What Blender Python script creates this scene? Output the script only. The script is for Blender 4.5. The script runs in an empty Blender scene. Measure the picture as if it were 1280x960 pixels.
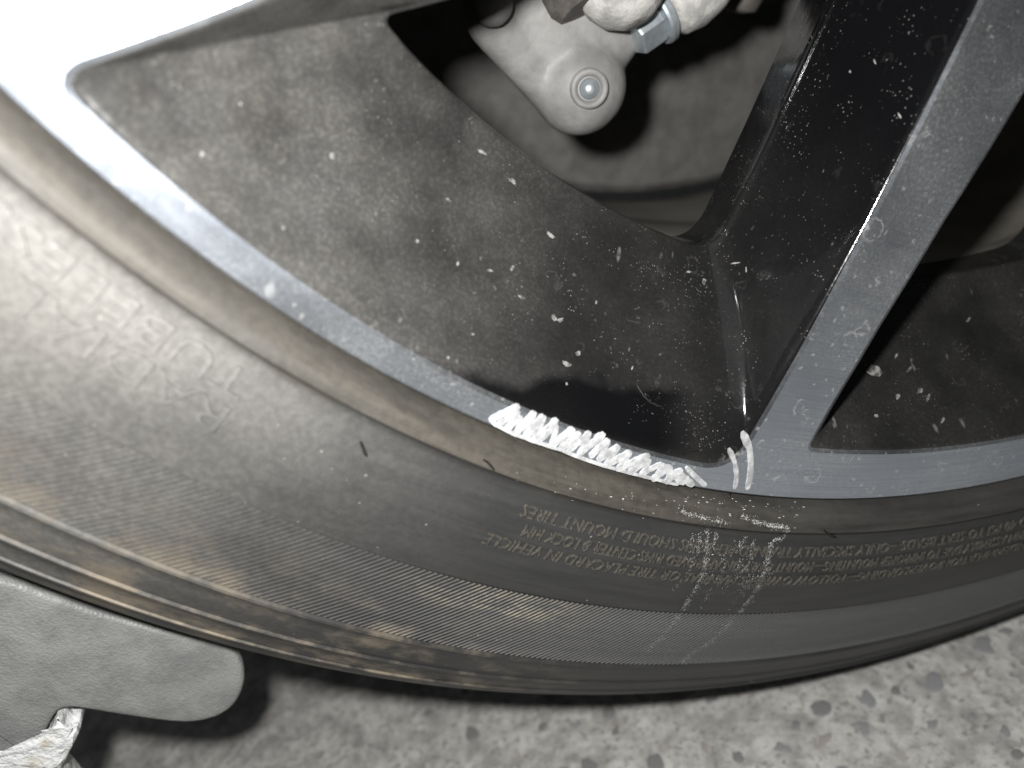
import bpy, bmesh, math, random
from math import radians as rad, pi
from mathutils import Vector, Matrix
from mathutils.bvhtree import BVHTree

random.seed(7)
scn = bpy.context.scene
RW = 0.3342                       # wheel centre height above the floor

# ------------------------------------------------------------------ camera
# pose measured with the wheel at rest angle 0; the wheel (and camera round it) is then turned by TURN about its axle
CAM0 = Vector((-0.16861, -0.12355, -0.13351 + RW))
ROT0 = Matrix(((0.9574076, 0.1448950, -0.2497520),
              (-0.2881919, 0.4262745, -0.8574587),
              (-0.0177786, 0.8929140, 0.4498761)))
F, PW, PH = 963.5, 1280.0, 960.0
TURN = rad(14.0)
RT = Matrix.Rotation(TURN, 3, 'Y')
AXLE = Vector((0, 0, RW))
CAM = AXLE + RT @ (CAM0 - AXLE)
ROT = RT @ ROT0
cd = bpy.data.cameras.new('camera')
cam = bpy.data.objects.new('camera', cd)
scn.collection.objects.link(cam)
cam.matrix_world = Matrix.Translation(CAM) @ ROT.to_4x4()
cd.sensor_width = 36.0
cd.lens = 36.0 * F / PW
cd.clip_start = 0.005
cd.clip_end = 60.0
cd.dof.use_dof = True
cd.dof.focus_distance = 0.172
cd.dof.aperture_fstop = 10.0
scn.camera = cam

# ------------------------------------------------------------------ dim surroundings (dark garage)
w = bpy.data.worlds.new('World')
scn.world = w
w.use_nodes = True
bgn = w.node_tree.nodes['Background']
bgn.inputs[0].default_value = (0.80, 0.90, 1.0, 1)
bgn.inputs[1].default_value = 0.014

# ------------------------------------------------------------------ the phone's flash, just left of the lens
ld = bpy.data.lights.new('phone_flash', 'POINT')
ld.energy = 3.9
ld.shadow_soft_size = 0.0055
ld.color = (1.0, 0.99, 0.975)
flash = bpy.data.objects.new('phone_flash', ld)
scn.collection.objects.link(flash)
flash.location = CAM + ROT.col[0] * -0.020 + ROT.col[1] * 0.017

# ------------------------------------------------------------------ weak unseen fill overhead, added to lift the shaded floor
al = bpy.data.lights.new('overhead_fill', 'AREA')
al.shape = 'RECTANGLE'; al.size = 3.0; al.size_y = 3.0
al.energy = 9.0
al.color = (0.93, 0.97, 1.0)
fill_ob = bpy.data.objects.new('overhead_fill', al)
scn.collection.objects.link(fill_ob)
fill_ob.location = (-0.5, -1.3, 2.4)

vs = scn.view_settings
vs.view_transform = 'Standard'
vs.look = 'None'
vs.exposure = 0.0
vs.gamma = 1.0
vs.use_curve_mapping = False

# ------------------------------------------------------------------ helpers
def ray(px, py):
    return ROT0 @ Vector(((px - PW / 2) / F, -(py - PH / 2) / F, -1.0))
def up_y(px, py, y):              # point of the place seen at a photo position, on a plane y = const
    d = ray(px, py)
    return CAM0 + d * ((y - CAM0.y) / d.y)
def up_z(px, py, z):
    d = RT @ ray(px, py)
    return CAM + d * ((z - CAM.z) / d.z)
def polar(r, a, y=0.0):
    return Vector((r * math.cos(rad(a)), y, r * math.sin(rad(a))))
def theta_at(px, py, y):
    v = up_y(px, py, y)
    return math.degrees(math.atan2(v.z - RW, v.x))

def link(name, me, mat=None, parent=None, loc=None):
    o = bpy.data.objects.new(name, me)
    scn.collection.objects.link(o)
    if mat and me is not None and not me.materials:
        me.materials.append(mat)
    if parent:
        o.parent = parent
    if loc is not None:
        o.location = loc
    return o
def empty(name, loc):
    o = bpy.data.objects.new(name, None)
    o.empty_display_size = 0.02
    scn.collection.objects.link(o)
    o.location = loc
    return o
def tag(o, label=None, cat=None, group=None, kind=None):
    if label: o['label'] = label
    if cat: o['category'] = cat
    if group: o['group'] = group
    if kind: o['kind'] = kind
    return o
def mesh(name, verts, faces, smooth=True):
    me = bpy.data.meshes.new(name)
    me.from_pydata([tuple(v) for v in verts], [], faces)
    me.update()
    if smooth:
        me.polygons.foreach_set('use_smooth', [True] * len(me.polygons))
    return me
def lathe(name, prof, n=360, sharp=None, flip=False):
    """prof: list of (r, y), turned about the wheel axis (y)."""
    V, Fc = [], []
    for (r, y) in prof:
        for k in range(n):
            a = 2 * pi * k / n
            V.append((r * math.cos(a), y, r * math.sin(a)))
    for j in range(len(prof) - 1):
        for k in range(n):
            k2 = (k + 1) % n
            q = (j * n + k, j * n + k2, (j + 1) * n + k2, (j + 1) * n + k)
            Fc.append(q[::-1] if flip else q)
    return mesh(name, V, Fc)
def lathe_axis(name, prof, centre, axis, n=40):
    """prof: list of (radius, height along axis)."""
    ax = Vector(axis).normalized()
    t = Vector((0, 0, 1)) if abs(ax.z) < 0.9 else Vector((1, 0, 0))
    a1 = ax.cross(t).normalized()
    a2 = ax.cross(a1)
    V, Fc = [], []
    for (r, h) in prof:
        for k in range(n):
            a = 2 * pi * k / n
            V.append(Vector(centre) + ax * h + (a1 * math.cos(a) + a2 * math.sin(a)) * r)
    for j in range(len(prof) - 1):
        for k in range(n):
            k2 = (k + 1) % n
            Fc.append((j * n + k, (j + 1) * n + k, (j + 1) * n + k2, j * n + k2))
    return mesh(name, V, Fc)
def auto_smooth(me, ang=30):
    bm = bmesh.new(); bm.from_mesh(me)
    bmesh.ops.recalc_face_normals(bm, faces=bm.faces)
    for e in bm.edges:
        if len(e.link_faces) == 2 and e.calc_face_angle(0) > rad(ang):
            e.smooth = False
    bm.to_mesh(me); bm.free()
    return me

# ------------------------------------------------------------------ material helpers
class NT:
    def __init__(self, name):
        self.m = bpy.data.materials.new(name)
        self.m.use_nodes = True
        self.t = self.m.node_tree
        self.t.nodes.clear()
        self.out = self.t.nodes.new('ShaderNodeOutputMaterial')
    def n(self, typ, **kw):
        nd = self.t.nodes.new('ShaderNode' + typ)
        for k, v in kw.items():
            setattr(nd, k, v)
        return nd
    def l(self, a, b):
        self.t.links.new(a, b)
    def put(self, sock, v):
        if hasattr(v, 'links') or hasattr(v, 'is_linked'):
            self.l(v, sock)
        else:
            if isinstance(v, (tuple, list)) and len(v) == 3 and sock.type == 'RGBA':
                v = (*v, 1)
            sock.default_value = v
    def obj(self):
        return self.n('TexCoord').outputs['Object']
    def math(self, op, a, b=None, c=None, clamp=False):
        nd = self.n('Math', operation=op, use_clamp=clamp)
        self.put(nd.inputs[0], a)
        if b is not None: self.put(nd.inputs[1], b)
        if c is not None: self.put(nd.inputs[2], c)
        return nd.outputs[0]
    def ramp(self, v, a, b, c=0.0, d=1.0, smooth=True):
        nd = self.n('MapRange', interpolation_type='SMOOTHSTEP' if smooth else 'LINEAR')
        self.put(nd.inputs[0], v)
        for i, q in enumerate((a, b, c, d)): self.put(nd.inputs[1 + i], q)
        return nd.outputs[0]
    def noise(self, vec, scale, detail=4, rough=0.55, dist=0.0):
        nd = self.n('TexNoise')
        self.put(nd.inputs['Vector'], vec)
        nd.inputs['Scale'].default_value = scale
        nd.inputs['Detail'].default_value = detail
        nd.inputs['Roughness'].default_value = rough
        nd.inputs['Distortion'].default_value = dist
        return nd.outputs[0]
    def noisec(self, vec, scale, detail=3):
        nd = self.n('TexNoise')
        self.put(nd.inputs['Vector'], vec)
        nd.inputs['Scale'].default_value = scale
        nd.inputs['Detail'].default_value = detail
        return nd.outputs[1]
    def voro(self, vec, scale, feature='F1', rnd=1.0):
        nd = self.n('TexVoronoi', feature=feature)
        self.put(nd.inputs['Vector'], vec)
        nd.inputs['Scale'].default_value = scale
        nd.inputs['Randomness'].default_value = rnd
        return nd
    def warp(self, vec, scale, amt):
        c = self.noisec(vec, scale)
        s = self.n('VectorMath', operation='SUBTRACT'); self.put(s.inputs[0], c); s.inputs[1].default_value = (.5, .5, .5)
        k = self.n('VectorMath', operation='SCALE'); self.l(s.outputs[0], k.inputs[0]); k.inputs['Scale'].default_value = amt
        a = self.n('VectorMath', operation='ADD'); self.put(a.inputs[0], vec); self.l(k.outputs[0], a.inputs[1])
        return a.outputs[0]
    def mix(self, f, a, b):
        nd = self.n('Mix', data_type='RGBA')
        self.put(nd.inputs[0], f); self.put(nd.inputs[6], a); self.put(nd.inputs[7], b)
        return nd.outputs[2]
    def mixf(self, f, a, b):
        nd = self.n('Mix', data_type='FLOAT')
        self.put(nd.inputs[0], f); self.put(nd.inputs[2], a); self.put(nd.inputs[3], b)
        return nd.outputs[0]
    def polar(self, vec):
        s = self.n('SeparateXYZ'); self.l(vec, s.inputs[0])
        x, z = s.outputs[0], s.outputs[2]
        r = self.math('SQRT', self.math('ADD', self.math('MULTIPLY', x, x), self.math('MULTIPLY', z, z)))
        th = self.math('MULTIPLY', self.math('ARCTAN2', z, x), 180 / pi)
        return r, th, s.outputs[1]
    def comb(self, a, b, c):
        nd = self.n('CombineXYZ')
        for i, q in enumerate((a, b, c)): self.put(nd.inputs[i], q)
        return nd.outputs[0]
    def bump(self, h, dist, strength=1.0, nrm=None):
        nd = self.n('Bump')
        nd.inputs['Strength'].default_value = strength
        nd.inputs['Distance'].default_value = dist
        self.put(nd.inputs['Height'], h)
        if nrm is not None: self.l(nrm, nd.inputs['Normal'])
        return nd.outputs[0]
    def bsdf(self, color, rough=0.5, metal=0.0, normal=None, spec=0.5, coat=0.0, aniso=None):
        b = self.n('BsdfPrincipled')
        self.put(b.inputs['Base Color'], color)
        self.put(b.inputs['Roughness'], rough)
        self.put(b.inputs['Metallic'], metal)
        b.inputs['Specular IOR Level'].default_value = spec
        b.inputs['Coat Weight'].default_value = coat
        if normal is not None: self.l(normal, b.inputs['Normal'])
        return b.outputs[0]
    def mixs(self, f, a, b):
        nd = self.n('MixShader')
        self.put(nd.inputs[0], f); self.l(a, nd.inputs[1]); self.l(b, nd.inputs[2])
        return nd.outputs[0]
    def done(self, s):
        self.l(s, self.out.inputs[0])
        return self.m

def dust_layers(N, v):
    """dried road film, specks, water-spot rings and smears; returns a 0..1 cover mask"""
    wv = N.warp(v, 160, 0.004)
    film = N.ramp(N.noise(wv, 34, 6, 0.62), 0.16, 0.92)
    fine = N.ramp(N.noise(v, 1300, 3, 0.7), 0.40, 0.80)
    d1 = N.voro(N.warp(v, 500, 0.0022), 420)
    s1 = N.math('MULTIPLY', N.ramp(d1.outputs['Distance'], 0.13, 0.23, 1, 0),
                N.ramp(d1.outputs['Color'], 0.50, 0.62))
    d2 = N.voro(N.warp(v, 260, 0.006), 150)
    rsel = N.ramp(d2.outputs['Color'], 0.52, 0.60)
    ring = N.math('MULTIPLY', N.ramp(N.math('ABSOLUTE', N.math('SUBTRACT', d2.outputs['Distance'], 0.26)), 0.02, 0.07, 1, 0), rsel)
    ring = N.math('MULTIPLY', ring, N.ramp(N.noise(v, 300, 3), 0.40, 0.62))
    d3 = N.voro(v, 1500)
    s3 = N.math('MULTIPLY', N.ramp(d3.outputs['Distance'], 0.16, 0.30, 1, 0), N.ramp(d3.outputs['Color'], 0.60, 0.66))
    s3 = N.math('MULTIPLY', s3, N.ramp(N.noise(v, 110, 4, 0.7), 0.47, 0.66))
    return film, fine, s1, ring, s3

# ---- black gloss paint of the rim pockets
def mat_paint():
    N = NT('black_gloss_paint'); v = N.obj()
    r, th, y = N.polar(v)
    film, fine, s1, ring, s3 = dust_layers(N, v)
    # streaks thrown outward
    sv = N.comb(N.math('MULTIPLY', th, 1.15), N.math('MULTIPLY', r, 95), N.math('MULTIPLY', y, 120))
    dv = N.voro(N.warp(sv, 1.2, 0.5), 1.0)
    st = N.math('MULTIPLY', N.ramp(dv.outputs['Distance'], 0.12, 0.24, 1, 0), N.ramp(dv.outputs['Color'], 0.60, 0.68))
    st = N.math('MULTIPLY', st, N.ramp(N.noise(v, 480, 3), 0.35, 0.6))
    film = N.math('MULTIPLY', film, N.math('ADD', 0.55, N.math('MULTIPLY', fine, 0.6)))
    # a film-free patch wiped clean along the lip, with a ragged edge
    wob = N.math('MULTIPLY', N.math('SUBTRACT', N.noise(v, 55, 3, 0.5), 0.5), 0.018)
    rr = N.math('ADD', r, wob)
    edge = N.ramp(th, -126.5, -117.0, 0.2405, 0.2305)
    clean = N.ramp(N.math('SUBTRACT', rr, edge), -0.0022, 0.0020)
    tw = N.math('ADD', th, N.math('MULTIPLY', wob, 90))
    clean = N.math('MULTIPLY', clean, N.math('MULTIPLY', N.ramp(tw, -128.0, -124.6), N.ramp(tw, -115.0, -112.0, 1, 0)))
    keep = N.math('SUBTRACT', 1.0, N.math('MULTIPLY', clean, 0.93))
    at_ = N.n('Attribute'); at_.attribute_name = 'film'
    fa = at_.outputs['Fac']
    m = N.math('MULTIPLY', N.math('MULTIPLY', film, N.ramp(th, -141, -116, 0.44, 0.11)), fa)  # film strengthened to the left, painting in the haze of the flash
    s1 = N.math('MULTIPLY', s1, N.ramp(N.noise(v, 40, 3), 0.45, 0.65))
    m = N.math('MAXIMUM', m, N.math('MULTIPLY', N.math('MULTIPLY', s1, 0.22), fa))
    m = N.math('MAXIMUM', m, N.math('MULTIPLY', N.math('MULTIPLY', ring, 0.06), N.math('ADD', fa, 0.25)))
    m = N.math('MAXIMUM', m, N.math('MULTIPLY', s3, 0.40))
    m = N.math('MAXIMUM', m, N.math('MULTIPLY', N.math('MULTIPLY', st, 0.30), fa))
    m = N.math('MULTIPLY', N.math('ADD', m, N.math('MULTIPLY', fa, 0.018)), keep)
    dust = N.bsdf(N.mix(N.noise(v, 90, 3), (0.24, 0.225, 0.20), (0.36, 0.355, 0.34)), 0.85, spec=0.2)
    nb = N.bump(N.noise(v, 260, 3), 0.0002, 0.25)
    paint = N.bsdf((0.0026, 0.0027, 0.0031), N.mixf(film, 0.09, 0.20), normal=nb, spec=0.5)
    return N.done(N.mixs(m, paint, dust))
M_PAINT = mat_paint()

# ---- machined aluminium under clear coat
def mat_machined():
    N = NT('machined_aluminium'); v = N.obj()
    r, th, y = N.polar(v)
    film, fine, s1, ring, s3 = dust_layers(N, v)
    lathe_v = N.comb(N.math('MULTIPLY', r, 2600), N.math('MULTIPLY', th, 0.12), 0.0)
    lt = N.noise(lathe_v, 1.0, 3, 0.6)
    nb = N.bump(lt, 0.00003, 0.35)
    nb = N.bump(N.noise(v, 130, 3), 0.0004, 0.12, nb)
    col = N.mix(N.ramp(lt, 0.3, 0.7), (0.42, 0.475, 0.57), (0.57, 0.63, 0.72))
    metal = N.bsdf(col, N.mixf(film, 0.20, 0.36), 1.0, normal=nb)
    m = N.math('MULTIPLY', N.math('MULTIPLY', film, N.math('ADD', 0.4, fine)), 0.26)
    m = N.math('MAXIMUM', m, N.math('MULTIPLY', s1, 0.26))
    m = N.math('MAXIMUM', m, N.math('MULTIPLY', ring, 0.30))
    m = N.math('MAXIMUM', m, N.math('MULTIPLY', s3, 0.35))
    m = N.math('ADD', m, 0.03)
    dust = N.bsdf((0.36, 0.36, 0.35), 0.8, spec=0.2)
    return N.done(N.mixs(m, metal, dust))
M_METAL = mat_machined()

# ---- tyre rubber with dust, brown dirt and painted haze
def mat_rubber(name, ribs=False, letters=False):
    N = NT(name); v = N.obj()
    r, th, y = N.polar(v)
    wv = N.warp(v, 40, 0.012)
    big = N.noise(wv, 16, 6, 0.6)
    fine = N.noise(v, 700, 4, 0.65)
    circ = N.noise(N.comb(N.math('MULTIPLY', r, 420), N.math('MULTIPLY', th, 0.16), 0.0), 1.0, 5, 0.6)
    blue = N.mix(N.ramp(circ, 0.3, 0.7), (0.0145, 0.0148, 0.0157), (0.025, 0.0252, 0.0256))
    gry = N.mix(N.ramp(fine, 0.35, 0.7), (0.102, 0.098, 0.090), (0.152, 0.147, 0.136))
    # dust tone, painted paler to the left in place of the flash's veiling glare
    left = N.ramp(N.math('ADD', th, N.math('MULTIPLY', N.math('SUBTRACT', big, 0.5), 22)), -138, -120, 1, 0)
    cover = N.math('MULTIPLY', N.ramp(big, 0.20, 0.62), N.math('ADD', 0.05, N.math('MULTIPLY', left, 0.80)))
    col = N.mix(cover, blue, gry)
    # brown dirt on the bead strip beside the rim
    rw = N.math('ADD', r, N.math('MULTIPLY', N.math('SUBTRACT', N.noise(v, 60, 4), 0.5), 0.006))
    bead = N.ramp(rw, 0.2535, 0.2568, 1, 0)
    bead = N.math('MULTIPLY', bead, N.ramp(th, -118, -98, 1.0, 0.30))
    brown = N.mix(N.ramp(N.math('ADD', N.math('MULTIPLY', circ, 0.65), N.math('MULTIPLY', N.noise(v, 500, 4, 0.7), 0.35)), 0.32, 0.68), (0.028, 0.025, 0.020), (0.066, 0.060, 0.050))
    col = N.mix(N.math('MULTIPLY', bead, N.ramp(circ, 0.15, 0.55, 0.45, 1.0)), col, brown)
    # tan mud on the lower sidewall and shoulder, left of the scuff
    sh = N.math('MULTIPLY', N.ramp(r, 0.285, 0.318, 0, 1.2), N.ramp(th, -122, -108, 1, 0))
    tanm = N.math('MULTIPLY', sh, N.ramp(N.noise(N.comb(N.math('MULTIPLY', r, 95), N.math('MULTIPLY', th, 0.30), 1.0), 1.0, 6, 0.65), 0.44, 0.66))
    tan = N.mix(N.noise(v, 200, 4), (0.12, 0.096, 0.068), (0.24, 0.205, 0.155))
    col = N.mix(N.math('MULTIPLY', tanm, 0.75), col, tan)
    if ribs:
        p1 = N.math('MULTIPLY', N.ramp(N.math('ABSOLUTE', N.math('ADD', th, 118.5)), 1.0, 6.5, 1, 0),
                    N.ramp(N.noise(N.comb(N.math('MULTIPLY', r, 250), N.math('MULTIPLY', th, 0.45), 4.0), 1.0, 5, 0.75), 0.40, 0.62))
        p1 = N.math('MULTIPLY', p1, N.ramp(N.math('ABSOLUTE', N.math('SUBTRACT', r, 0.2865)), 0.002, 0.007, 1, 0.04))
        at_ = N.n('Attribute'); at_.attribute_name = 'crest'
        p1 = N.math('MULTIPLY', p1, N.ramp(at_.outputs['Fac'], 0.55, 0.95))
        col = N.mix(N.math('MULTIPLY', N.ramp(at_.outputs['Fac'], 0.5, 1.0), N.math('ADD', 0.35, N.math('MULTIPLY', fine, 0.3))), col, (0.125, 0.125, 0.122))
        col = N.mix(N.math('MULTIPLY', p1, 0.85), col, N.mix(fine, (0.15, 0.13, 0.09), (0.30, 0.265, 0.19)))
    if letters:
        col = N.mix(N.math('MULTIPLY', N.ramp(N.noise(v, 1500, 3), 0.30, 0.62) if letters == 1 else N.ramp(N.noise(v, 160, 3), 0.2, 0.8), letters), col, (0.062, 0.057, 0.047) if letters == 1 else (0.26, 0.255, 0.24))
    # pale specks of grit
    dv = N.voro(N.warp(v, 900, 0.0012), 380)
    sp = N.math('MULTIPLY', N.ramp(dv.outputs['Distance'], 0.03, 0.12, 1, 0), N.ramp(dv.outputs['Color'], 0.70, 0.90))
    col = N.mix(N.math('MULTIPLY', sp, 0.7), col, (0.30, 0.29, 0.26))
    h = N.math('ADD', N.math('MULTIPLY', fine, 0.6), N.math('MULTIPLY', circ, 0.5))
    nb = N.bump(h, 0.00015, 0.45)
    nb = N.bump(big, 0.001, 0.25, nb)
    return N.done(N.bsdf(col, N.mixf(cover, 0.48, 0.72), normal=nb, spec=0.4))
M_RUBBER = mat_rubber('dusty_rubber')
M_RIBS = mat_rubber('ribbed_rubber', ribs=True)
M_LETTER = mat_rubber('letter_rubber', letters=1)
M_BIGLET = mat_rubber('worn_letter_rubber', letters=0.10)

def mat_simple(name, c1, c2, rough=0.6, metal=0.0, scale=120, bump=0.0003, bs=0.4, bscale=None, spec=0.4, lo=0.35, hi=0.65):
    N = NT(name); v = N.obj()
    n1 = N.noise(v, scale, 6, 0.62)
    col = N.mix(N.ramp(n1, lo, hi), c1, c2)
    nb = N.bump(N.noise(v, bscale or scale * 3, 4, 0.6), bump, bs)
    return N.done(N.bsdf(col, rough, metal, normal=nb, spec=spec))
M_BARREL = mat_simple('brake_dusty_barrel', (0.14, 0.130, 0.113), (0.21, 0.197, 0.175), 0.5, 0.0, 30)
M_SHIELD = mat_simple('dusty_shield', (0.115, 0.112, 0.105), (0.165, 0.161, 0.152), 0.8, 0.0, 75, 0.002, 0.4)
M_CAST = mat_simple('cast_aluminium', (0.145, 0.142, 0.137), (0.235, 0.231, 0.223), 0.55, 0.0, 60, 0.0006, 0.25, 500)
M_BOLT = mat_simple('zinc_bolt', (0.34, 0.38, 0.41), (0.48, 0.52, 0.54), 0.42, 0.7, 200, 0.0002, 0.2)
M_BUSH = mat_simple('dark_bush_rubber', (0.05, 0.046, 0.042), (0.11, 0.10, 0.09), 0.6, 0.0, 150)
M_SLEEVE = mat_simple('dusty_sleeve', (0.24, 0.235, 0.225), (0.42, 0.41, 0.39), 0.7, 0.0, 180, 0.0006, 0.6)
M_CHALK = mat_simple('white_scuff', (0.30, 0.30, 0.29), (0.62, 0.62, 0.60), 0.85, 0.0, 900)
M_GRIT = mat_simple('pale_grit', (0.05, 0.049, 0.046), (0.20, 0.196, 0.186), 0.85, 0.0, 1500, lo=0.4, hi=0.6)
M_MARK = mat_simple('white_marker_paint', (0.24, 0.243, 0.246), (0.42, 0.424, 0.427), 0.6, 0.0, 420, 0.0004, 0.5, 900)
M_HAIR = mat_simple('black_nub_rubber', (0.006, 0.006, 0.006), (0.014, 0.013, 0.012), 0.5)
M_SPLASH = mat_simple('dried_splash', (0.05, 0.05, 0.047), (0.21, 0.205, 0.195), 0.85, 0.0, 700, lo=0.4, hi=0.6)

# ================================================================== setting: the floor
def mat_floor():
    N = NT('speckled_concrete'); v = N.obj()
    a = N.noise(v, 80, 6, 0.7)
    b = N.noise(v, 330, 5, 0.7)
    col = N.mix(N.ramp(a, 0.34, 0.66), (0.25, 0.243, 0.228), (0.47, 0.46, 0.435))
    col = N.mix(N.ramp(b, 0.50, 0.66, 0, 0.75), col, (0.13, 0.125, 0.116))
    dv = N.voro(N.warp(v, 160, 0.006), 110)
    sp = N.math('MULTIPLY', N.ramp(dv.outputs['Distance'], 0.16, 0.42, 1, 0), N.ramp(dv.outputs['Color'], 0.40, 0.60))
    col = N.mix(N.math('MULTIPLY', sp, 0.55), col, N.mix(N.noise(v, 30, 2), (0.11, 0.11, 0.11), (0.27, 0.25, 0.22)))
    d2 = N.voro(N.warp(v, 400, 0.002), 300)
    sp2 = N.math('MULTIPLY', N.ramp(d2.outputs['Distance'], 0.22, 0.40, 1, 0), N.ramp(d2.outputs['Color'], 0.45, 0.55))
    col = N.mix(N.math('MULTIPLY', sp2, 0.8), col, N.mix(N.noise(v, 140, 2), (0.09, 0.09, 0.088), (0.50, 0.49, 0.46)))
    nb = N.bump(N.math('ADD', b, N.math('MULTIPLY', a, 0.6)), 0.0012, 0.5)
    return N.done(N.bsdf(col, 0.8, normal=nb, spec=0.3))
M_FLOOR = mat_floor()
gv = []; gf = []
ng = 40; gs = 4.0
for j in range(ng + 1):
    for i in range(ng + 1):
        gv.append((-gs / 2 + gs * i / ng, -gs / 2 + gs * j / ng + 0.8, 0.0))
for j in range(ng):
    for i in range(ng):
        k = j * (ng + 1) + i
        gf.append((k, k + 1, k + ng + 2, k + ng + 1))
ground = tag(link('ground', mesh('ground', gv, gf), M_FLOOR), kind='structure')

stone_mats = [mat_simple('grey_stone', (0.14, 0.141, 0.143), (0.29, 0.292, 0.295), 0.6, 0, 420),
              mat_simple('dark_stone', (0.10, 0.099, 0.096), (0.24, 0.237, 0.23), 0.6, 0, 420),
              mat_simple('tan_stone', (0.22, 0.205, 0.18), (0.32, 0.30, 0.27), 0.6, 0, 300),
              mat_simple('pale_stone', (0.30, 0.30, 0.29), (0.42, 0.415, 0.40), 0.6, 0, 300)]
stone_meshes = []
for q in range(12):
    n = 18
    el = random.uniform(0.55, 0.95)
    r6 = [random.uniform(0.45, 1.25) for _ in range(7)]
    rr = []
    for k in range(n):
        u = k * 7 / n; i0 = int(u); fu = u - i0; fu = fu * fu * (3 - 2 * fu)
        rr.append((r6[i0 % 7] * (1 - fu) + r6[(i0 + 1) % 7] * fu) * random.uniform(0.94, 1.06))
    V = []
    for (s, h) in ((1.0, -0.15), (0.93, 0.05), (0.66, 0.09)):
        for k in range(n):
            a = 2 * pi * k / n
            V.append((rr[k] * s * math.cos(a), rr[k] * s * el * math.sin(a), h))
    Fc = [(j * n + k, j * n + (k + 1) % n, (j + 1) * n + (k + 1) % n, (j + 1) * n + k) for j in range(2) for k in range(n)]
    Fc.append(tuple(2 * n + k for k in range(n)))
    me = mesh('stone', V, Fc)
    me.materials.append(stone_mats[(0, 1, 0, 2, 0, 3, 1, 0, 2, 3, 0, 1)[q]])
    stone_meshes.append(me)
def stone(x, y, s, rz, me):
    o = link('stone', me, None, ground, (x, y, 0.0))
    o.scale = (s, s, 0.0022)
    o.rotation_euler = (0, 0, rz)
# the larger chips that can be picked out, then random ones between
placed = []
big = [(1168, 852, 15, 0), (1022, 885, 16, 1), (1083, 875, 15, 0), (1080, 910, 15, 0), (978, 935, 15, 0), (996, 904, 7, 1),
       (1138, 833, 7, 1), (1230, 806, 15, 0), (1120, 862, 8, 1), (888, 876, 11, 0), (938, 872, 9, 2), (1210, 843, 13, 2),
       (1275, 943, 9, 1), (1164, 905, 9, 0), (1255, 915, 9, 0), (590, 915, 13, 1), (535, 890, 9, 1), (680, 908, 8, 1),
       (735, 955, 14, 1), (820, 950, 16, 1), (1030, 925, 18, 2), (1140, 940, 14, 3), (880, 935, 12, 2), (770, 914, 9, 1)]
for (px, py, rp, kind) in big:
    p = up_z(px, py, 0)
    s = rp * (p - CAM).length / F * 0.85
    idx = {0: (0, 2, 4, 7, 10), 1: (1, 6, 11), 2: (3, 8), 3: (5, 9)}[kind]
    stone(p.x, p.y, s, random.uniform(0, pi), stone_meshes[random.choice(idx)])
    placed.append((p.x, p.y, s))
cnt = 0
while cnt < 190:
    x = random.uniform(-0.22, 0.14); y = random.uniform(-0.11, 0.09)
    s = random.choice((0.0012, 0.0016, 0.002, 0.0026, 0.0034))
    if any((x - a) ** 2 + (y - b) ** 2 < (s + c) ** 2 * 1.3 for a, b, c in placed):
        continue
    placed.append((x, y, s)); cnt += 1
    stone(x, y, s, random.uniform(0, pi), random.choice(stone_meshes))

# ================================================================== the wheel
wheel = tag(empty('car_wheel', (0, 0, 0)), 'dusty black and machined alloy car wheel with a grimy black tyre', 'wheel')
C0 = (0, 0, RW)

# ---- tyre
PROF = [(0.2462, 0.012), (0.2484, 0.0045), (0.2491, 0.0008), (0.2502, -0.0018), (0.2518, -0.0036), (0.2534, -0.0043),
        (0.2545, -0.0042), (0.2552, -0.0034), (0.2559, -0.0024), (0.2572, -0.0020), (0.259, -0.0022), (0.2615, -0.0026), (0.265, -0.0029),
        (0.2693, -0.0029), (0.273, -0.0023), (0.277, -0.0014), (0.2802, -0.0005), (0.2816, -0.0001), (0.2818, 0.0004),
        (0.285, 0.0013), (0.290, 0.0026), (0.295, 0.0040), (0.300, 0.0055), (0.3045, 0.0069), (0.3049, 0.0063), (0.3056, 0.0064),
        (0.3061, 0.0072), (0.309, 0.0084), (0.3125, 0.0100), (0.3150, 0.0113), (0.3156, 0.0110), (0.3163, 0.0113), (0.3168, 0.0122),
        (0.3200, 0.0142), (0.3225, 0.0155), (0.3229, 0.0152), (0.3238, 0.0157), (0.3242, 0.0166), (0.3270, 0.0186), (0.3296, 0.0212),
        (0.3314, 0.0240), (0.3325, 0.0275), (0.3330, 0.033), (0.3332, 0.045), (0.3262, 0.0456), (0.3262, 0.0524), (0.3333, 0.053),
        (0.3338, 0.085), (0.3262, 0.086), (0.3262, 0.096), (0.3340, 0.097), (0.3341, 0.120), (0.3340, 0.143), (0.3262, 0.144),
        (0.3262, 0.154), (0.3338, 0.155), (0.3332, 0.195), (0.3300, 0.215), (0.315, 0.235), (0.285, 0.245), (0.255, 0.238), (0.2462, 0.225)]
def y_at(r):
    for (a, b) in zip(PROF, PROF[1:]):
        if a[0] <= r <= b[0]:
            return a[1] + (b[1] - a[1]) * (r - a[0]) / (b[0] - a[0])
    return 0.0
tyre_me = auto_smooth(lathe('tyre', PROF, 480), 38)
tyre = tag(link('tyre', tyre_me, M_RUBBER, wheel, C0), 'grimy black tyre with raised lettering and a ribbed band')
bm = bmesh.new(); bm.from_mesh(tyre_me)
TYRE_BVH = BVHTree.FromBMesh(bm); bm.free()
def on_bvh(bvh, px, py, lift=0.0):
    """the point of a wheel surface (wheel-centred) seen at a photo position, and its normal"""
    d = ray(px, py).normalized()
    o = CAM0 - Vector(C0)
    loc, nrm, i, dist = bvh.ray_cast(o, d)
    if loc is None: return None, None
    if nrm.dot(d) > 0: nrm = -nrm
    return loc + nrm * lift, nrm

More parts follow.
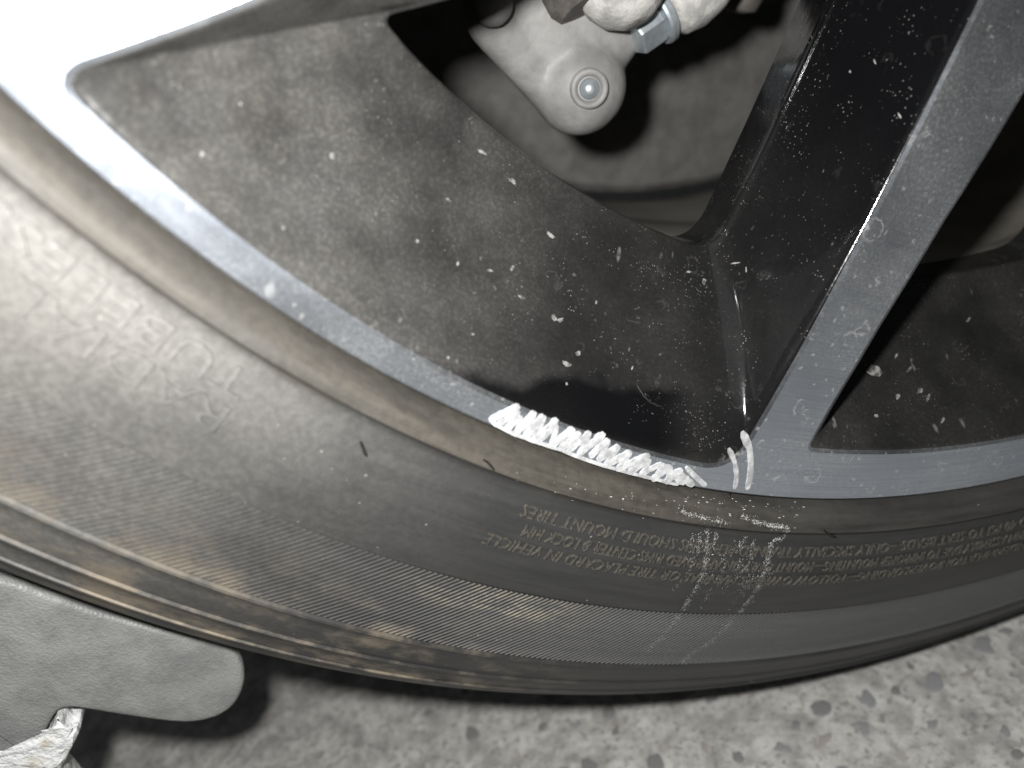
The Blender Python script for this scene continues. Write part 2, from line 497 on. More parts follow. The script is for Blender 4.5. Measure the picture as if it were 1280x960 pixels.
# slanted fine ribs of the decorative band
V, Fc = [], []
r0, r1 = 0.2822, 0.3042
pitch = 0.00138
nr = int(2 * pi * 0.2935 / pitch)
steps = 6
a_lo, a_hi = rad(-152), rad(-62)
k = 0
ang = a_lo
dth = 2 * pi / nr
while ang < a_hi:
    base = len(V)
    for s in range(steps + 1):
        r = r0 + (r1 - r0) * s / steps
        a = ang - rad(3.0) * (s / steps - 0.5)
        y = y_at(r)
        hw = dth * 0.27
        hh = -0.00040 * (0.12 + 0.70 * max(0.0, min(1.0, (math.degrees(ang) + 131) / 13)))
        for (da, dy) in ((-1.05, 0.0002), (-0.5, hh), (0.5, hh), (1.05, 0.0002)):
            aa = a + da * hw
            V.append((r * math.cos(aa), y + dy, r * math.sin(aa)))
    for s in range(steps):
        for q in range(3):
            b = base + s * 4 + q
            Fc.append((b, b + 1, b + 5, b + 4))
    ang += dth
rib_me = mesh('rib_band', V, Fc)
at_ = rib_me.attributes.new('crest', 'FLOAT', 'POINT')
at_.data.foreach_set('value', [(0.0, 1.0, 1.0, 0.0)[i % 4] * max(0.5, min(1.0, 0.5 + 0.5 * (math.degrees(math.atan2(V[i][2], V[i][0])) + 131) / 13)) for i in range(len(V))])
ribs = tag(link('rib_band', rib_me, M_RIBS, tyre), kind='stuff')

# raised lettering bent round the sidewall
def text_mesh(s, size, shear=0.0, spacing=1.0, extrude=0.5):
    cu = bpy.data.curves.new('txt', 'FONT')
    cu.body = s; cu.size = size; cu.shear = shear; cu.space_character = spacing
    cu.resolution_u = 2
    cu.extrude = 0.001
    o = bpy.data.objects.new('txt', cu)
    scn.collection.objects.link(o)
    bpy.context.view_layer.update()
    dg = bpy.context.evaluated_depsgraph_get()
    me = bpy.data.meshes.new_from_object(o.evaluated_get(dg))
    bpy.data.objects.remove(o); bpy.data.curves.remove(cu)
    return me
def lettering(full, tail, th_start, th_end, r_mid, height, proud, shear=0.12, mat=None):
    """tail = the words between the two angles; full may reach on past the first"""
    mt = text_mesh(tail, 1.0); wt = max(v.co.x for v in mt.vertices) - min(v.co.x for v in mt.vertices)
    me = text_mesh(full, 1.0, shear)
    xs = [v.co.x for v in me.vertices]; x1 = max(xs)
    sc = rad(th_start - th_end) * r_mid / wt
    zs = [v.co.z for v in me.vertices]; zm = (max(zs) + min(zs)) / 2
    cap = 0.69
    bm = bmesh.new(); bm.from_mesh(me)
    bmesh.ops.triangulate(bm, faces=bm.faces)
    for v in bm.verts:
        th = rad(th_end) + (x1 - v.co.x) * sc / r_mid
        r = r_mid + (v.co.y / cap - 0.5) * height
        top = v.co.z > zm
        y = y_at(r) - (proud if top else -0.0003)
        rr_ = r + (0.00004 if top else 0)
        v.co = (rr_ * math.cos(th), y, rr_ * math.sin(th))
    bmesh.ops.recalc_face_normals(bm, faces=bm.faces)
    bm.to_mesh(me); bm.free()
    me.polygons.foreach_set('use_smooth', [False] * len(me.polygons))
    return link('lettering', me, mat or M_LETTER, tyre)
lettering('TIRE FAILURE DUE TO UNDERINFLATION/OVERLOADING\u2014FOLLOW OWNERS MANUAL OR TIRE PLACARD IN VEHICLE',
          'UNDERINFLATION/OVERLOADING\u2014FOLLOW OWNERS MANUAL OR TIRE PLACARD IN VEHICLE',
          theta_at(1290, 680, -0.0029), theta_at(606, 671, -0.0029), 0.2692, 0.0027, 0.00050)
lettering('EXPLOSION OF TIRE/RIM ASSEMBLY DUE TO IMPROPER MOUNTING\u2014MOUNT ONLY ON APPROVED RIMS CENTER & LOCK RIM',
          'ASSEMBLY DUE TO IMPROPER MOUNTING\u2014MOUNT ONLY ON APPROVED RIMS CENTER & LOCK RIM',
          theta_at(1258, 668, -0.0028), theta_at(654, 660, -0.0028), 0.2651, 0.0027, 0.00050)
lettering('NEVER EXCEED 40 PSI TO SEAT BEADS\u2014ONLY SPECIALLY TRAINED PERSONS SHOULD MOUNT TIRES',
          'PSI TO SEAT BEADS\u2014ONLY SPECIALLY TRAINED PERSONS SHOULD MOUNT TIRES',
          theta_at(1252, 655, -0.0026), theta_at(652, 637, -0.0026), 0.2610, 0.0027, 0.00050)
lettering('RADIAL', 'RADIAL', -133.2, -140.9, 0.2680, 0.0052, 0.00045, 0.0, M_BIGLET)
lettering('TUBELESS', 'TUBELESS', -133.2, -143.0, 0.2612, 0.0050, 0.00045, 0.0, M_BIGLET)

# white scuff marks: flakes of chalky rubber along scratches, on the tyre
def flakes(paths, bvh, spread, size, count, lift):
    V, Fc = [], []
    for path, wgt in paths:
        seg = [(math.dist(a, b)) for a, b in zip(path, path[1:])]
        tot = sum(seg)
        for _ in range(int(count * wgt * tot / 100)):
            t = random.uniform(0, tot); i = 0
            while i < len(seg) - 1 and t > seg[i]:
                t -= seg[i]; i += 1
            f = min(1, t / seg[i])
            dens = 0.5 + 0.5 * math.sin(9.0 * (f + i) + wgt * 7)
            if random.random() > 0.35 + 0.65 * dens: continue
            g = random.gauss(0, spread)
            dx, dy = path[i + 1][0] - path[i][0], path[i + 1][1] - path[i][1]
            L = math.hypot(dx, dy) or 1
            px = path[i][0] + dx * f - dy / L * g
            py = path[i][1] + dy * f + dx / L * g
            p, nrm = on_bvh(bvh, px, py, lift + random.uniform(0, lift))
            if p is None: continue
            p2, _n = on_bvh(bvh, px + dx / L * 4, py + dy / L * 4, lift)
            if p2 is None or (p2 - p).length > 0.01: continue
            tx = (p2 - p).normalized(); ty = nrm.cross(tx)
            s = size * random.uniform(0.4, 1.6); n = random.choice((4, 5, 6)); b = len(V)
            el = random.uniform(1.2, 4.5); a0 = random.uniform(0, 6)
            for k in range(n):
                a = a0 * 0 + 2 * pi * k / n
                q = random.uniform(0.6, 1.1)
                V.append(p + (tx * math.cos(a) * el + ty * math.sin(a)) * s * q)
            Fc.append(tuple(range(b, b + n)))
    return mesh('flakes', V, Fc, False)
scuffs = [([(884, 655), (882, 690), (878, 716), (868, 736), (850, 765), (828, 793), (808, 812)], 1.0),
          ([(876, 662), (870, 690)], 0.6), ([(866, 665), (860, 690)], 0.5), ([(894, 662), (890, 686)], 0.6),
          ([(925, 645), (950, 655), (984, 660), (978, 668), (962, 678), (958, 700), (950, 728), (936, 748), (920, 768), (890, 798), (850, 826)], 1.1),
          ([(850, 638), (880, 648), (912, 655)], 0.9), ([(940, 650), (986, 661)], 1.2),
          ([(930, 668), (918, 690)], 0.5), ([(942, 672), (934, 690)], 0.5)]
for q in range(16):
    x0 = random.uniform(862, 968); y0 = random.uniform(662, 720); L_ = random.uniform(18, 55)
    scuffs.append(([(x0, y0), (x0 - L_ * 0.25, y0 + L_ * 0.55), (x0 - L_ * 0.62, y0 + L_)], random.uniform(0.06, 0.22)))
tag(link('white_scuff', flakes(scuffs, TYRE_BVH, 1.8, 0.000055, 620, 0.00033), M_CHALK, tyre), 'white chalky scuff lines across the tyre sidewall', kind='stuff')
grit = [([(640, 600), (760, 622), (860, 634), (960, 640), (1010, 636)], 0.5), ([(840, 625), (1000, 640)], 0.9), ([(860, 700), (960, 710)], 0.7)]
tag(link('grit', flakes(grit, TYRE_BVH, 9, 0.00008, 45, 0.00004), M_CHALK, tyre), kind='stuff')

# thin moulding hairs left on the tyre
def hair(path, bvh, rad_m, mat, parent, name, lift=0.0004):
    pts = []
    for q in path:
        p, nrm = on_bvh(bvh, q[0], q[1], lift)
        if p is not None: pts.append((p, nrm))
    if len(pts) < 2: return None
    V, Fc = [], []
    n = 6
    for i, (p, nrm) in enumerate(pts):
        a = pts[max(0, i - 1)][0]; b = pts[min(len(pts) - 1, i + 1)][0]
        t = (b - a).normalized(); s = nrm.cross(t).normalized(); u = t.cross(s)
        rr_ = rad_m * (0.35 + 0.65 * math.sin(pi * (i + 0.35) / (len(pts) - 0.3)))
        for k in range(n):
            an = 2 * pi * k / n
            V.append(p + (s * math.cos(an) + u * math.sin(an)) * rr_)
    for i in range(len(pts) - 1):
        for k in range(n):
            k2 = (k + 1) % n
            Fc.append((i * n + k, i * n + k2, (i + 1) * n + k2, (i + 1) * n + k))
    Fc.append(tuple(range(n))); Fc.append(tuple((len(pts) - 1) * n + k for k in range(n)))
    return link(name, mesh(name, V, Fc), mat, parent)
hair([(450, 551), (453, 558), (456, 566), (458, 569)], TYRE_BVH, 0.00030, M_HAIR, tyre, 'moulding_hair')
hair([(603, 574), (609, 578), (614, 582), (617, 586)], TYRE_BVH, 0.00025, M_HAIR, tyre, 'moulding_hair')
hair([(1028, 662), (1034, 666), (1040, 669), (1044, 670)], TYRE_BVH, 0.00028, M_HAIR, tyre, 'moulding_hair')
hair([(910, 615), (911, 619), (910, 623)], TYRE_BVH, 0.00030, M_HAIR, tyre, 'moulding_hair')
hair([(704, 569), (708, 570), (711, 570)], TYRE_BVH, 0.00025, M_HAIR, tyre, 'moulding_hair')

# ---- alloy rim: pockets between the spokes
NE, NC = 26, 12
def pocket_loop(edges, cuts, y):
    """edges: four polylines of (r, angle) running round; consecutive ones meet at the corners"""
    P = []
    for e in edges:
        pts = []
        L = [0.0]
        for a, b in zip(e, e[1:]):
            L.append(L[-1] + (polar(*a) - polar(*b)).length)
        P.append((e, L))
    def at(e, L, s):
        for i in range(len(e) - 1):
            if s <= L[i + 1] or i == len(e) - 2:
                f = (s - L[i]) / (L[i + 1] - L[i])
                return polar(e[i][0] + (e[i + 1][0] - e[i][0]) * f, e[i][1] + (e[i + 1][1] - e[i][1]) * f, y)
    out = []
    m = len(edges)
    for k in range(m):
        e, L = P[k]
        c0, c1 = cuts[k], cuts[(k + 1) % m]
        for j in range(NE):
            f = j / (NE - 1)
            f = f * 0.6 + 0.4 * (f * f * (3 - 2 * f))
            out.append(at(e, L, c0 + (L[-1] - c0 - c1) * f))
        en, Ln = P[(k + 1) % m]
        a = out[-1]; b = polar(*en[0], y); c = at(en, Ln, c1)
        for j in range(1, NC):
            t = j / NC
            out.append(a * (1 - t) ** 2 + b * 2 * t * (1 - t) + c * t * t)
    return out
YH = 0.030
DISH, CORNER = 0.12, -0.11
A_out = [[(0.2419, -144.0), (0.2419, -110.55)],
         [(0.2419, -110.55), (0.2365, -109.84), (0.2128, -109.16), (0.1863, -108.6), (0.1426, -107.9), (0.085, -106.8)],
         [(0.085, -106.8), (0.085, -135.0)],
         [(0.085, -135.0), (0.16, -138.5), (0.2139, -141.4), (0.228, -142.74), (0.2419, -144.0)]]
A_hole = [[(0.2026, -137.9), (0.2026, -111.5)],
          [(0.2026, -111.5), (0.194, -111.2), (0.171, -110.9), (0.146, -110.7), (0.095, -111.0)],
          [(0.095, -111.0), (0.095, -129.0)],
          [(0.095, -129.0), (0.15, -132.2), (0.19, -135.6), (0.2026, -137.9)]]
B_out = [[(0.2345, -105.6), (0.2345, -75.4)],
         [(0.2345, -75.4), (0.2139, -74.4), (0.16, -72.2), (0.085, -72.0)],
         [(0.085, -72.0), (0.085, -93.0)],
         [(0.085, -93.0), (0.1552, -100.4), (0.1812, -102.76), (0.2046, -104.3), (0.2241, -105.25), (0.2345, -105.6)]]
B_hole = [[(0.2020, -97.0), (0.2020, -80.0)],
          [(0.2020, -80.0), (0.15, -77.5), (0.095, -77.0)],
          [(0.095, -77.0), (0.095, -88.0)],
          [(0.095, -88.0), (0.15, -93.5), (0.2020, -97.0)]]
PK = {'A': (A_out, (0.0050, 0.0055, 0.012, 0.012), A_hole, (0.0045, 0.0080, 0.01, 0.01)),
      'B': (B_out, (0.0016, 0.0040, 0.012, 0.012), B_hole, (0.0130, 0.009, 0.01, 0.01))}
loops_out = {}
pocket_me = {}
for key, (eo, co, eh, ch) in PK.items():
    O = pocket_loop(eo, co, 0.0004)
    Hh = pocket_loop(eh, ch, YH)
    seg = NE + NC - 1
    for i, b in enumerate(Hh):
        e, j = i // seg, i % seg
        lo = 0.016 if key == 'A' else YH
        if e == 0: b.y = lo + (YH - lo) * min(1.0, j / (NE * 0.55)) ** 0.8
        elif e == 2: b.y = YH + (lo - YH) * min(1.0, j / (seg - 1))
        elif e == 3: b.y = lo
    loops_out[key] = O
    n = len(O)
    rings = []
    ss = [0, 0.008, 0.02, 0.036, 0.056, 0.08, 0.11, 0.15, 0.20, 0.27, 0.36, 0.46, 0.57, 0.68, 0.79, 0.89, 0.96, 1.0]
    kks = []
    for i in range(n):
        e, j = i // seg, i % seg
        k_ = 0.05
        if e == 1 and key == 'A': k_ = 0.05 + 0.13 * min(1.0, j / 8.0) * (1.0 if j < NE else 1 - (j - NE) / NC)
        # dish of the wall; the corner under the spoke foot swells out instead
        off = abs(i - (NE + NC * 0.5))
        wq = max(0.0, 1.0 - max(0.0, off - NC * 0.5) / 12.0) if key == 'A' else 0.0
        wq = wq * wq * (3 - 2 * wq)
        kks.append((k_, DISH * (1 - wq) + CORNER * wq))
    for s in ss:
        ring = []
        for a, b, (kk, dish) in zip(O, Hh, kks):
            f = (s - kk * (1 - math.exp(-s / kk))) / (1 - kk * (1 - math.exp(-1 / kk)))
            f = f + dish * math.sin(pi * s)
            if s < 0.15: f -= dish * math.sin(pi * s) * (1 - s / 0.15)
            p = a.lerp(b, s); p.y = 0.0004 + (b.y - 0.0004) * f
            ring.append(p)
        rings.append(ring)
    cen = sum(Hh, Vector()) / n
    for (grow, y) in ((-0.0004, 0.0003), (-0.0006, 0.0010), (-0.0003, 0.003), (0.001, 0.014)):
        ring = []
        for i, b in enumerate(Hh):
            t = (Hh[(i + 1) % n] - Hh[i - 1]); t.y = 0
            nn = Vector((t.z, 0, -t.x)).normalized()
            if nn.dot(b - cen) < 0: nn = -nn
            p = b + nn * grow; p.y = b.y + y
            ring.append(p)
        rings.append(ring)
    V = [v for rg in rings for v in rg]
    Fc = [(j * n + i, j * n + (i + 1) % n, (j + 1) * n + (i + 1) % n, (j + 1) * n + i) for j in range(len(rings) - 1) for i in range(n)]
    me = mesh('pocket_wall', V, Fc)
    bm = bmesh.new(); bm.from_mesh(me)
    bmesh.ops.recalc_face_normals(bm, faces=bm.faces)
    # make the normals look outward (towards -y)
    if sum(f.normal.y * f.calc_area() for f in bm.faces) > 0:
        bmesh.ops.reverse_faces(bm, faces=bm.faces)
    bm.to_mesh(me); bm.free()
    at_ = me.attributes.new('film', 'FLOAT', 'POINT')
    vals = []
    for vi in range(len(me.vertices)):
        i = vi % n; e = i // seg; j = i % seg
        if e == 0: f_ = 1.0
        elif e == 1: f_ = 0.02
        elif e == 2: f_ = 0.4
        else: f_ = 0.9
        if e == 0 and j > NE - 8: f_ = 1.0 - 0.55 * (j - (NE - 8)) / (seg - NE + 8.0)
        if e == 1 and j < 12: f_ = 0.45 - 0.43 * j / 12.0
        if e == 3 and j < 4: f_ = 0.4 + 0.5 * j / 4.0
        vals.append(f_)
    at_.data.foreach_set('value', vals)
    pocket_me[key] = me

# rim body: flange edge, barrel and hub
BAR = [(0.2475, 0.0002), (0.2481, 0.0006), (0.2483, 0.0014), (0.2482, 0.006), (0.240, 0.013), (0.226, 0.030), (0.2165, 0.040), (0.2195, 0.070), (0.223, 0.2),
       (0.247, 0.215), (0.2475, 0.222), (0.226, 0.2225), (0.2205, 0.205), (0.2185, 0.19), (0.2150, 0.150), (0.2150, 0.138), (0.2128, 0.134),
       (0.2128, 0.108), (0.2146, 0.105), (0.2140, 0.084), (0.2110, 0.080), (0.2108, 0.062), (0.2080, 0.056), (0.2045, 0.046), (0.2035, 0.0425)]
EDGE = BAR[:4]
BAR = BAR[3:]
rim = tag(link('alloy_rim', auto_smooth(lathe('alloy_rim', BAR, 360), 35), M_BARREL, wheel, C0), 'alloy rim with machined lip and spokes round dusty black pockets')
for q in range(5):
    for key in 'AB':
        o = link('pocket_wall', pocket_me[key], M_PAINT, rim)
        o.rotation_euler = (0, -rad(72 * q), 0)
link('lip_edge', auto_smooth(lathe('lip_edge', EDGE, 360), 60), M_METAL, rim)
hubp = [(0.0, -0.004), (0.026, -0.004), (0.030, -0.002), (0.031, 0.004), (0.050, 0.010), (0.066, 0.006), (0.0702, 0.0004), (0.0704, 0.03), (0.06, 0.06), (0.03, 0.09)]
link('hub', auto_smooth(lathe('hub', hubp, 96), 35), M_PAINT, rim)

# machined face: lip and spoke fronts, one turned surface with the pockets open in it
bm = bmesh.new()
def add_loop(pts):
    vs_ = [bm.verts.new(p) for p in pts]
    return [bm.edges.new((vs_[i], vs_[(i + 1) % len(vs_)])) for i in range(len(vs_))]
E_ = []; strips = []
E_ += add_loop([polar(0.2475, -i * 1.0) for i in range(360)])
E_ += add_loop([polar(0.0702, -i * 3.75) for i in range(96)])
for q in range(5):
    R5 = Matrix.Rotation(-rad(72 * q), 3, 'Y')
    for key in 'AB':
        O = loops_out[key]; nO = len(O); cO = sum(O, Vector()) / nO
        outer = []
        for i, p in enumerate(O):
            t = O[(i + 1) % nO] - O[i - 1]; nn = Vector((t.z, 0, -t.x)).normalized()
            if nn.dot(p - cO) < 0: nn = -nn
            q_ = p + nn * 0.0009; q_.y = 0.0
            outer.append(q_)
        ed = add_loop([R5 @ p for p in outer])
        E_ += ed
        strips.append(([e.verts[0] for e in ed], [R5 @ p for p in O]))
bmesh.ops.triangle_fill(bm, use_beauty=True, use_dissolve=False, edges=E_)
for f in bm.faces: f.normal_update()
for ov, inner in strips:
    iv = [bm.verts.new(p) for p in inner]
    for i in range(len(iv)):
        k = (i + 1) % len(iv)
        bm.faces.new((ov[i], ov[k], iv[k], iv[i]))
bm.normal_update()
for f in bm.faces:
    if f.normal.y > 0: f.normal_flip()
me = bpy.data.meshes.new('machined_face'); bm.to_mesh(me); bm.free()
face = link('machined_face', me, M_METAL, rim)

# surface tree of the pockets that the photograph shows, for things stuck on them
bm = bmesh.new()
for key in 'AB': bm.from_mesh(pocket_me[key])
PK_BVH = BVHTree.FromBMesh(bm); bm.free()
bm = bmesh.new(); bm.from_mesh(me)
FACE_BVH = BVHTree.FromBMesh(bm); bm.free()

# white marker strokes on the lip
def ribbon(path, w0, name, lift=0.00012, seed=0, V=None, Fc=None):
    rnd = random.Random(seed)
    own = V is None
    if own: V, Fc = [], []
    # resample smoothly
    P = [Vector((a, b, 0)) for a, b in path]
    out = []
    for i in range(len(P) - 1):
        p0 = P[max(0, i - 1)]; p1 = P[i]; p2 = P[i + 1]; p3 = P[min(len(P) - 1, i + 2)]
        for k in range(6):
            t = k / 6
            out.append(0.5 * ((2 * p1) + (p2 - p0) * t + (2 * p0 - 5 * p1 + 4 * p2 - p3) * t * t + (3 * p1 - p0 - 3 * p2 + p3) * t ** 3))
    out.append(P[-1])
    pts = [up_y(q.x, q.y, 0.0) - Vector(C0) for q in out]
    n = len(pts); b0 = len(V)
    for i, p in enumerate(pts):
        t = (pts[min(n - 1, i + 1)] - pts[max(0, i - 1)]); t.y = 0; t.normalize()
        s = Vector((t.z, 0, -t.x))
        e = min(1.0, 0.45 + min(i, n - 1 - i) * 0.30)
        w = w0 * e * rnd.uniform(0.86, 1.12)
        hgt = 0.00012 * rnd.uniform(0.7, 1.2)
        for (a, h) in ((-1, 0.0), (-0.82, 0.7), (-0.35, 1.0), (0.3, 0.75), (0.8, 1.0), (1, 0.0)):
            q = p + s * (a * w * 0.5)
            q.y = -(lift + h * hgt * e) if h > 0 else 0.0004
            V.append(q)
    for i in range(n - 1):
        for k in range(5):
            a = b0 + i * 6 + k
            Fc.append((a, a + 1, a + 7, a + 6))
    Fc.append(tuple(b0 + k for k in range(6))); Fc.append(tuple(b0 + (n - 1) * 6 + k for k in range(6)))
    if own:
        return link(name, auto_smooth(mesh(name, V, Fc), 50), M_MARK, rim)
strokes = [((105, 188), (235, 128)), ((140, 208), (232, 146)), ((172, 230), (240, 168)), ((212, 250), (300, 152)), ((250, 264), (340, 168)),
           ((288, 272), (395, 182)), ((318, 272), (392, 204)), ((360, 298), (465, 222)), ((398, 312), (492, 238)), ((430, 322), (532, 236)),
           ((478, 332), (592, 242)), ((528, 342), (612, 268)), ((560, 356), (655, 294)), ((590, 375), (704, 318)), ((640, 394), (782, 332)),
           ((690, 408), (784, 350)), ((738, 422), (835, 366)), ((790, 440), (872, 378)), ((846, 452), (920, 392)), ((935, 382), (1018, 462)),
           ((884, 398), (965, 462)), ((826, 372), (928, 454))]
V, Fc = [], []
rn = random.Random(3)
def zs(a): return (580 + a[0] / 3.368, 470 + a[1] / 3.368)
prev = None
for i, (a, b) in enumerate(strokes):
    a, b = zs(a), zs(b)
    m1 = (a[0] * 0.5 + b[0] * 0.5 + rn.uniform(-1.5, 0.5), a[1] * 0.5 + b[1] * 0.5 + rn.uniform(-1.5, 0.5))
    ribbon([a, m1, b], rn.uniform(0.0015, 0.0021), '', 0.00010 + 0.00003 * (i % 4), i, V, Fc)
    if prev and i < 19:
        ribbon([prev, ((prev[0] + a[0]) / 2 + 1, (prev[1] + a[1]) / 2 + 0.5), (a[0] + 1, a[1] - 1)], rn.uniform(0.0009, 0.0014), '', 0.00006, 100 + i, V, Fc)
    prev = b
ribbon([(612, 526), (640, 541), (668, 551), (700, 562)], 0.0010, '', 0.00013, 71, V, Fc)
ribbon([(700, 562), (740, 577), (780, 589), (820, 599), (848, 606)], 0.0009, '', 0.00009, 72, V, Fc)
tag(link('marker_scribble', auto_smooth(mesh('marker_scribble', V, Fc), 50), M_MARK, rim), 'dense white marker scribble on the rim lip')
tag(ribbon([(912, 561), (918, 577), (920.5, 595), (918, 611)], 0.0012, 'marker_stroke', 0.0001, 81), 'thin short white marker stroke across the lip')
s2 = ribbon([(929, 540), (937, 562), (938, 589), (934, 612)], 0.0017, 'marker_stroke', 0.0001, 82)
tag(s2, 'thicker white marker stroke at the foot of the spoke')

# dried splashes and hairs stuck on the black paint
blobs = [(602, 190, 4, 11, 60), (640, 226, 5, 12, 55), (688, 294, 5, 10, 50), (521, 302, 5, 5, 0), (700, 400, 7, 5, 20), (652, 372, 4, 9, 60),
         (692, 397, 6, 9, 40), (708, 455, 6, 12, 60), (722, 442, 7, 5, 30), (708, 480, 3, 3, 0), (415, 195, 6, 8, 20), (252, 193, 5, 5, 0), (422, 236, 4, 4, 0),
         (354, 285, 4, 4, 0), (640, 335, 5, 8, -30), (612, 338, 4, 8, 80), (780, 165, 2, 2, 0), (920, 329, 13, 2, 8), (933, 337, 2, 7, 0), (880, 352, 5, 7, 0),
         (1063, 90, 3, 4, 30), (1094, 77, 3, 7, 20), (1125, 145, 3, 8, 30), (790, 460, 2, 5, -20), (1136, 462, 3, 9, -40), (1122, 496, 5, 7, -30), (1150, 488, 6, 8, -35),
         (1160, 497, 4, 10, -30), (1178, 525, 4, 8, -30), (1095, 520, 6, 4, 0), (1120, 445, 3, 8, -30), (1210, 400, 3, 7, -40), (572, 330, 4, 5, 0), (745, 378, 3, 5, 0),
         (470, 268, 4, 5, 0), (300, 130, 4, 4, 0), (560, 250, 3, 7, 50), (860, 340, 8, 3, 10), (480, 390, 4, 3, 10), (560, 447, 3, 4, 0), (590, 418, 5, 3, 0)]
V, Fc = [], []
rn = random.Random(5)
for (px, py, a, b, rot) in blobs:
    n = 14; c, s = math.cos(rad(-rot)), math.sin(rad(-rot)); base = len(V); ok = True; tmp = []
    for k in range(n):
        an = 2 * pi * k / n; q = rn.uniform(0.62, 1.05)
        ex, ey = a * 0.58 * q * math.cos(an), b * 0.62 * q * math.sin(an)
        p, nn = on_bvh(PK_BVH, px + ex * c - ey * s, py + ex * s + ey * c, 0.00012)
        if p is None: ok = False; break
        tmp.append(p)
    if ok:
        V += tmp; Fc.append(tuple(range(base, base + n)))
tag(link('dried_splash', mesh('dried_splash', V, Fc, False), M_SPLASH, rim), kind='stuff')
clumps = [([(790, 325), (895, 352)], 1.0, 20), ([(855, 330), (885, 380)], 1.3, 12), ([(850, 395), (872, 470)], 0.5, 18), ([(800, 498), (892, 552)], 1.1, 15),
          ([(850, 500), (885, 560)], 0.9, 10), ([(560, 190), (780, 330)], 0.35, 45), ([(1030, 30), (920, 290)], 0.35, 26), ([(1080, 200), (950, 420)], 0.22, 26),
          ([(960, 150), (890, 300)], 0.6, 9), ([(1080, 420), (1260, 520)], 0.35, 40), ([(420, 200), (700, 420)], 0.22, 70)]
for ci, (path, wg, sp_) in enumerate(clumps):
    tag(link('dust_grit', flakes([(path, wg)], PK_BVH, sp_, 0.00005, 120, 0.00004), M_GRIT, rim), kind='stuff')
p, nn = on_bvh(PK_BVH, 1090, 463, 0.0004)
V = []
for (dx, dy) in ((-10, 2), (-3, -7), (5, -5), (10, 3), (6, 8), (-4, 6)):
    q, _ = on_bvh(PK_BVH, 1090 + dx, 463 + dy, 0.0004)
    if q is not None: V.append(q)
if len(V) == 6:
  V += [v + Vector((0.0001, -0.0004, 0)) for v in V]
  link('paint_fleck', mesh('paint_fleck', V, [tuple(range(6)), tuple(range(6, 12))] + [(k, (k + 1) % 6, 6 + (k + 1) % 6, 6 + k) for k in range(6)], False), M_SPLASH, rim)
hair([(793, 474), (797, 484), (804, 495), (812, 503), (824, 508), (830, 508)], PK_BVH, 0.00020, M_HAIR, rim, 'stray_hair', 0.0002)
hair([(842, 572), (852, 568), (862, 565), (872, 564)], PK_BVH, 0.00018, M_HAIR, rim, 'stray_hair', 0.0002)

# ================================================================== behind the wheel: brake shield and suspension casting
sh_prof = [(0.0, 0.207), (0.12, 0.207), (0.19, 0.207), (0.214, 0.2085), (0.2175, 0.212), (0.2175, 0.215), (0.0, 0.215)]
shield = link('brake_shield', auto_smooth(lathe('brake_shield', sh_prof, 96)), M_SHIELD, None, C0)
tag(shield, 'dusty grey brake shield plate seen through the wheel pockets', 'brake shield')

YK = 0.085
arm = tag(empty('suspension_arm', up_y(720, 60, YK + 0.02)), 'pale grey cast suspension arm with a round bolted boss behind the spokes', 'suspension arm')
def castpt(px, py, y): return up_y(px, py, y)
def pxr(rp, y): return rp * ((y - CAM0.y) / 0.90) / F
bm = bmesh.new()
def blob_chain(a, ra, b, rb, n=9):
    for i in range(n):
        t = i / (n - 1)
        c = a.lerp(b, t); r = ra + (rb - ra) * t
        bmesh.ops.create_uvsphere(bm, u_segments=18, v_segments=12, radius=r, matrix=Matrix.Translation(c))
def ch(p1, r1, p2, r2, y1, y2, n=9):
    blob_chain(castpt(*p1, y1), pxr(r1, y1), castpt(*p2, y2), pxr(r2, y2), n)
ch((600, -40), 27, (614, 28), 27, YK - 0.004, YK - 0.002)
ch((614, 28), 27, (690, 118), 24, YK - 0.002, YK + 0.002)
ch((690, 118), 24, (722, 112), 50, YK + 0.002, YK + 0.002)
ch((724, 110), 52, (726, 108), 52, YK, YK, 2)
ch((640, -10), 46, (728, 95), 42, YK + 0.003, YK + 0.004)
ch((700, -30), 60, (735, 60), 42, YK + 0.006, YK + 0.006)
ch((735, 70), 42, (800, 15), 24, YK + 0.003, YK + 0.004)
ch((615, 8), 22, (618, 6), 21, YK - 0.012, YK - 0.012, 2)
me = bpy.data.meshes.new('casting'); bm.to_mesh(me); bm.free()
cast = link('casting', me, M_CAST, arm)
cast.matrix_parent_inverse = Matrix.Translation(-Vector(arm.location))
md = cast.modifiers.new('remesh', 'REMESH'); md.mode = 'VOXEL'; md.voxel_size = 0.0009; md.use_smooth_shade = True
md = cast.modifiers.new('smooth', 'SMOOTH'); md.iterations = 14; md.factor = 0.6
def arm_part(name, me, mat):
    o = link(name, me, mat, arm)
    o.matrix_parent_inverse = Matrix.Translation(-Vector(arm.location))
    return o
ax = (CAM0 - castpt(735, 110, YK)).normalized() * 0.55 + Vector((0, -1, 0)) * 0.45
yb = YK - 0.0125
cb = castpt(737, 111, yb)
arm_part('boss_ring', lathe_axis('boss_ring', [(0.0052, -0.004), (0.0049, 0.0002), (0.0044, 0.0006), (0.0037, 0.0005), (0.0031, -0.0003), (0.0030, -0.001), (0, -0.001)], cb, ax), M_CAST)
arm_part('bolt', auto_smooth(lathe_axis('bolt', [(0.0026, -0.003), (0.0026, -0.0004), (0.0023, 0.0002), (0.0019, 0.0006), (0.0014, 0.0011), (0.0008, 0.0014), (0, 0.0015)], cb, ax), 35), M_BOLT)
bx = castpt(765, -18, YK - 0.008)
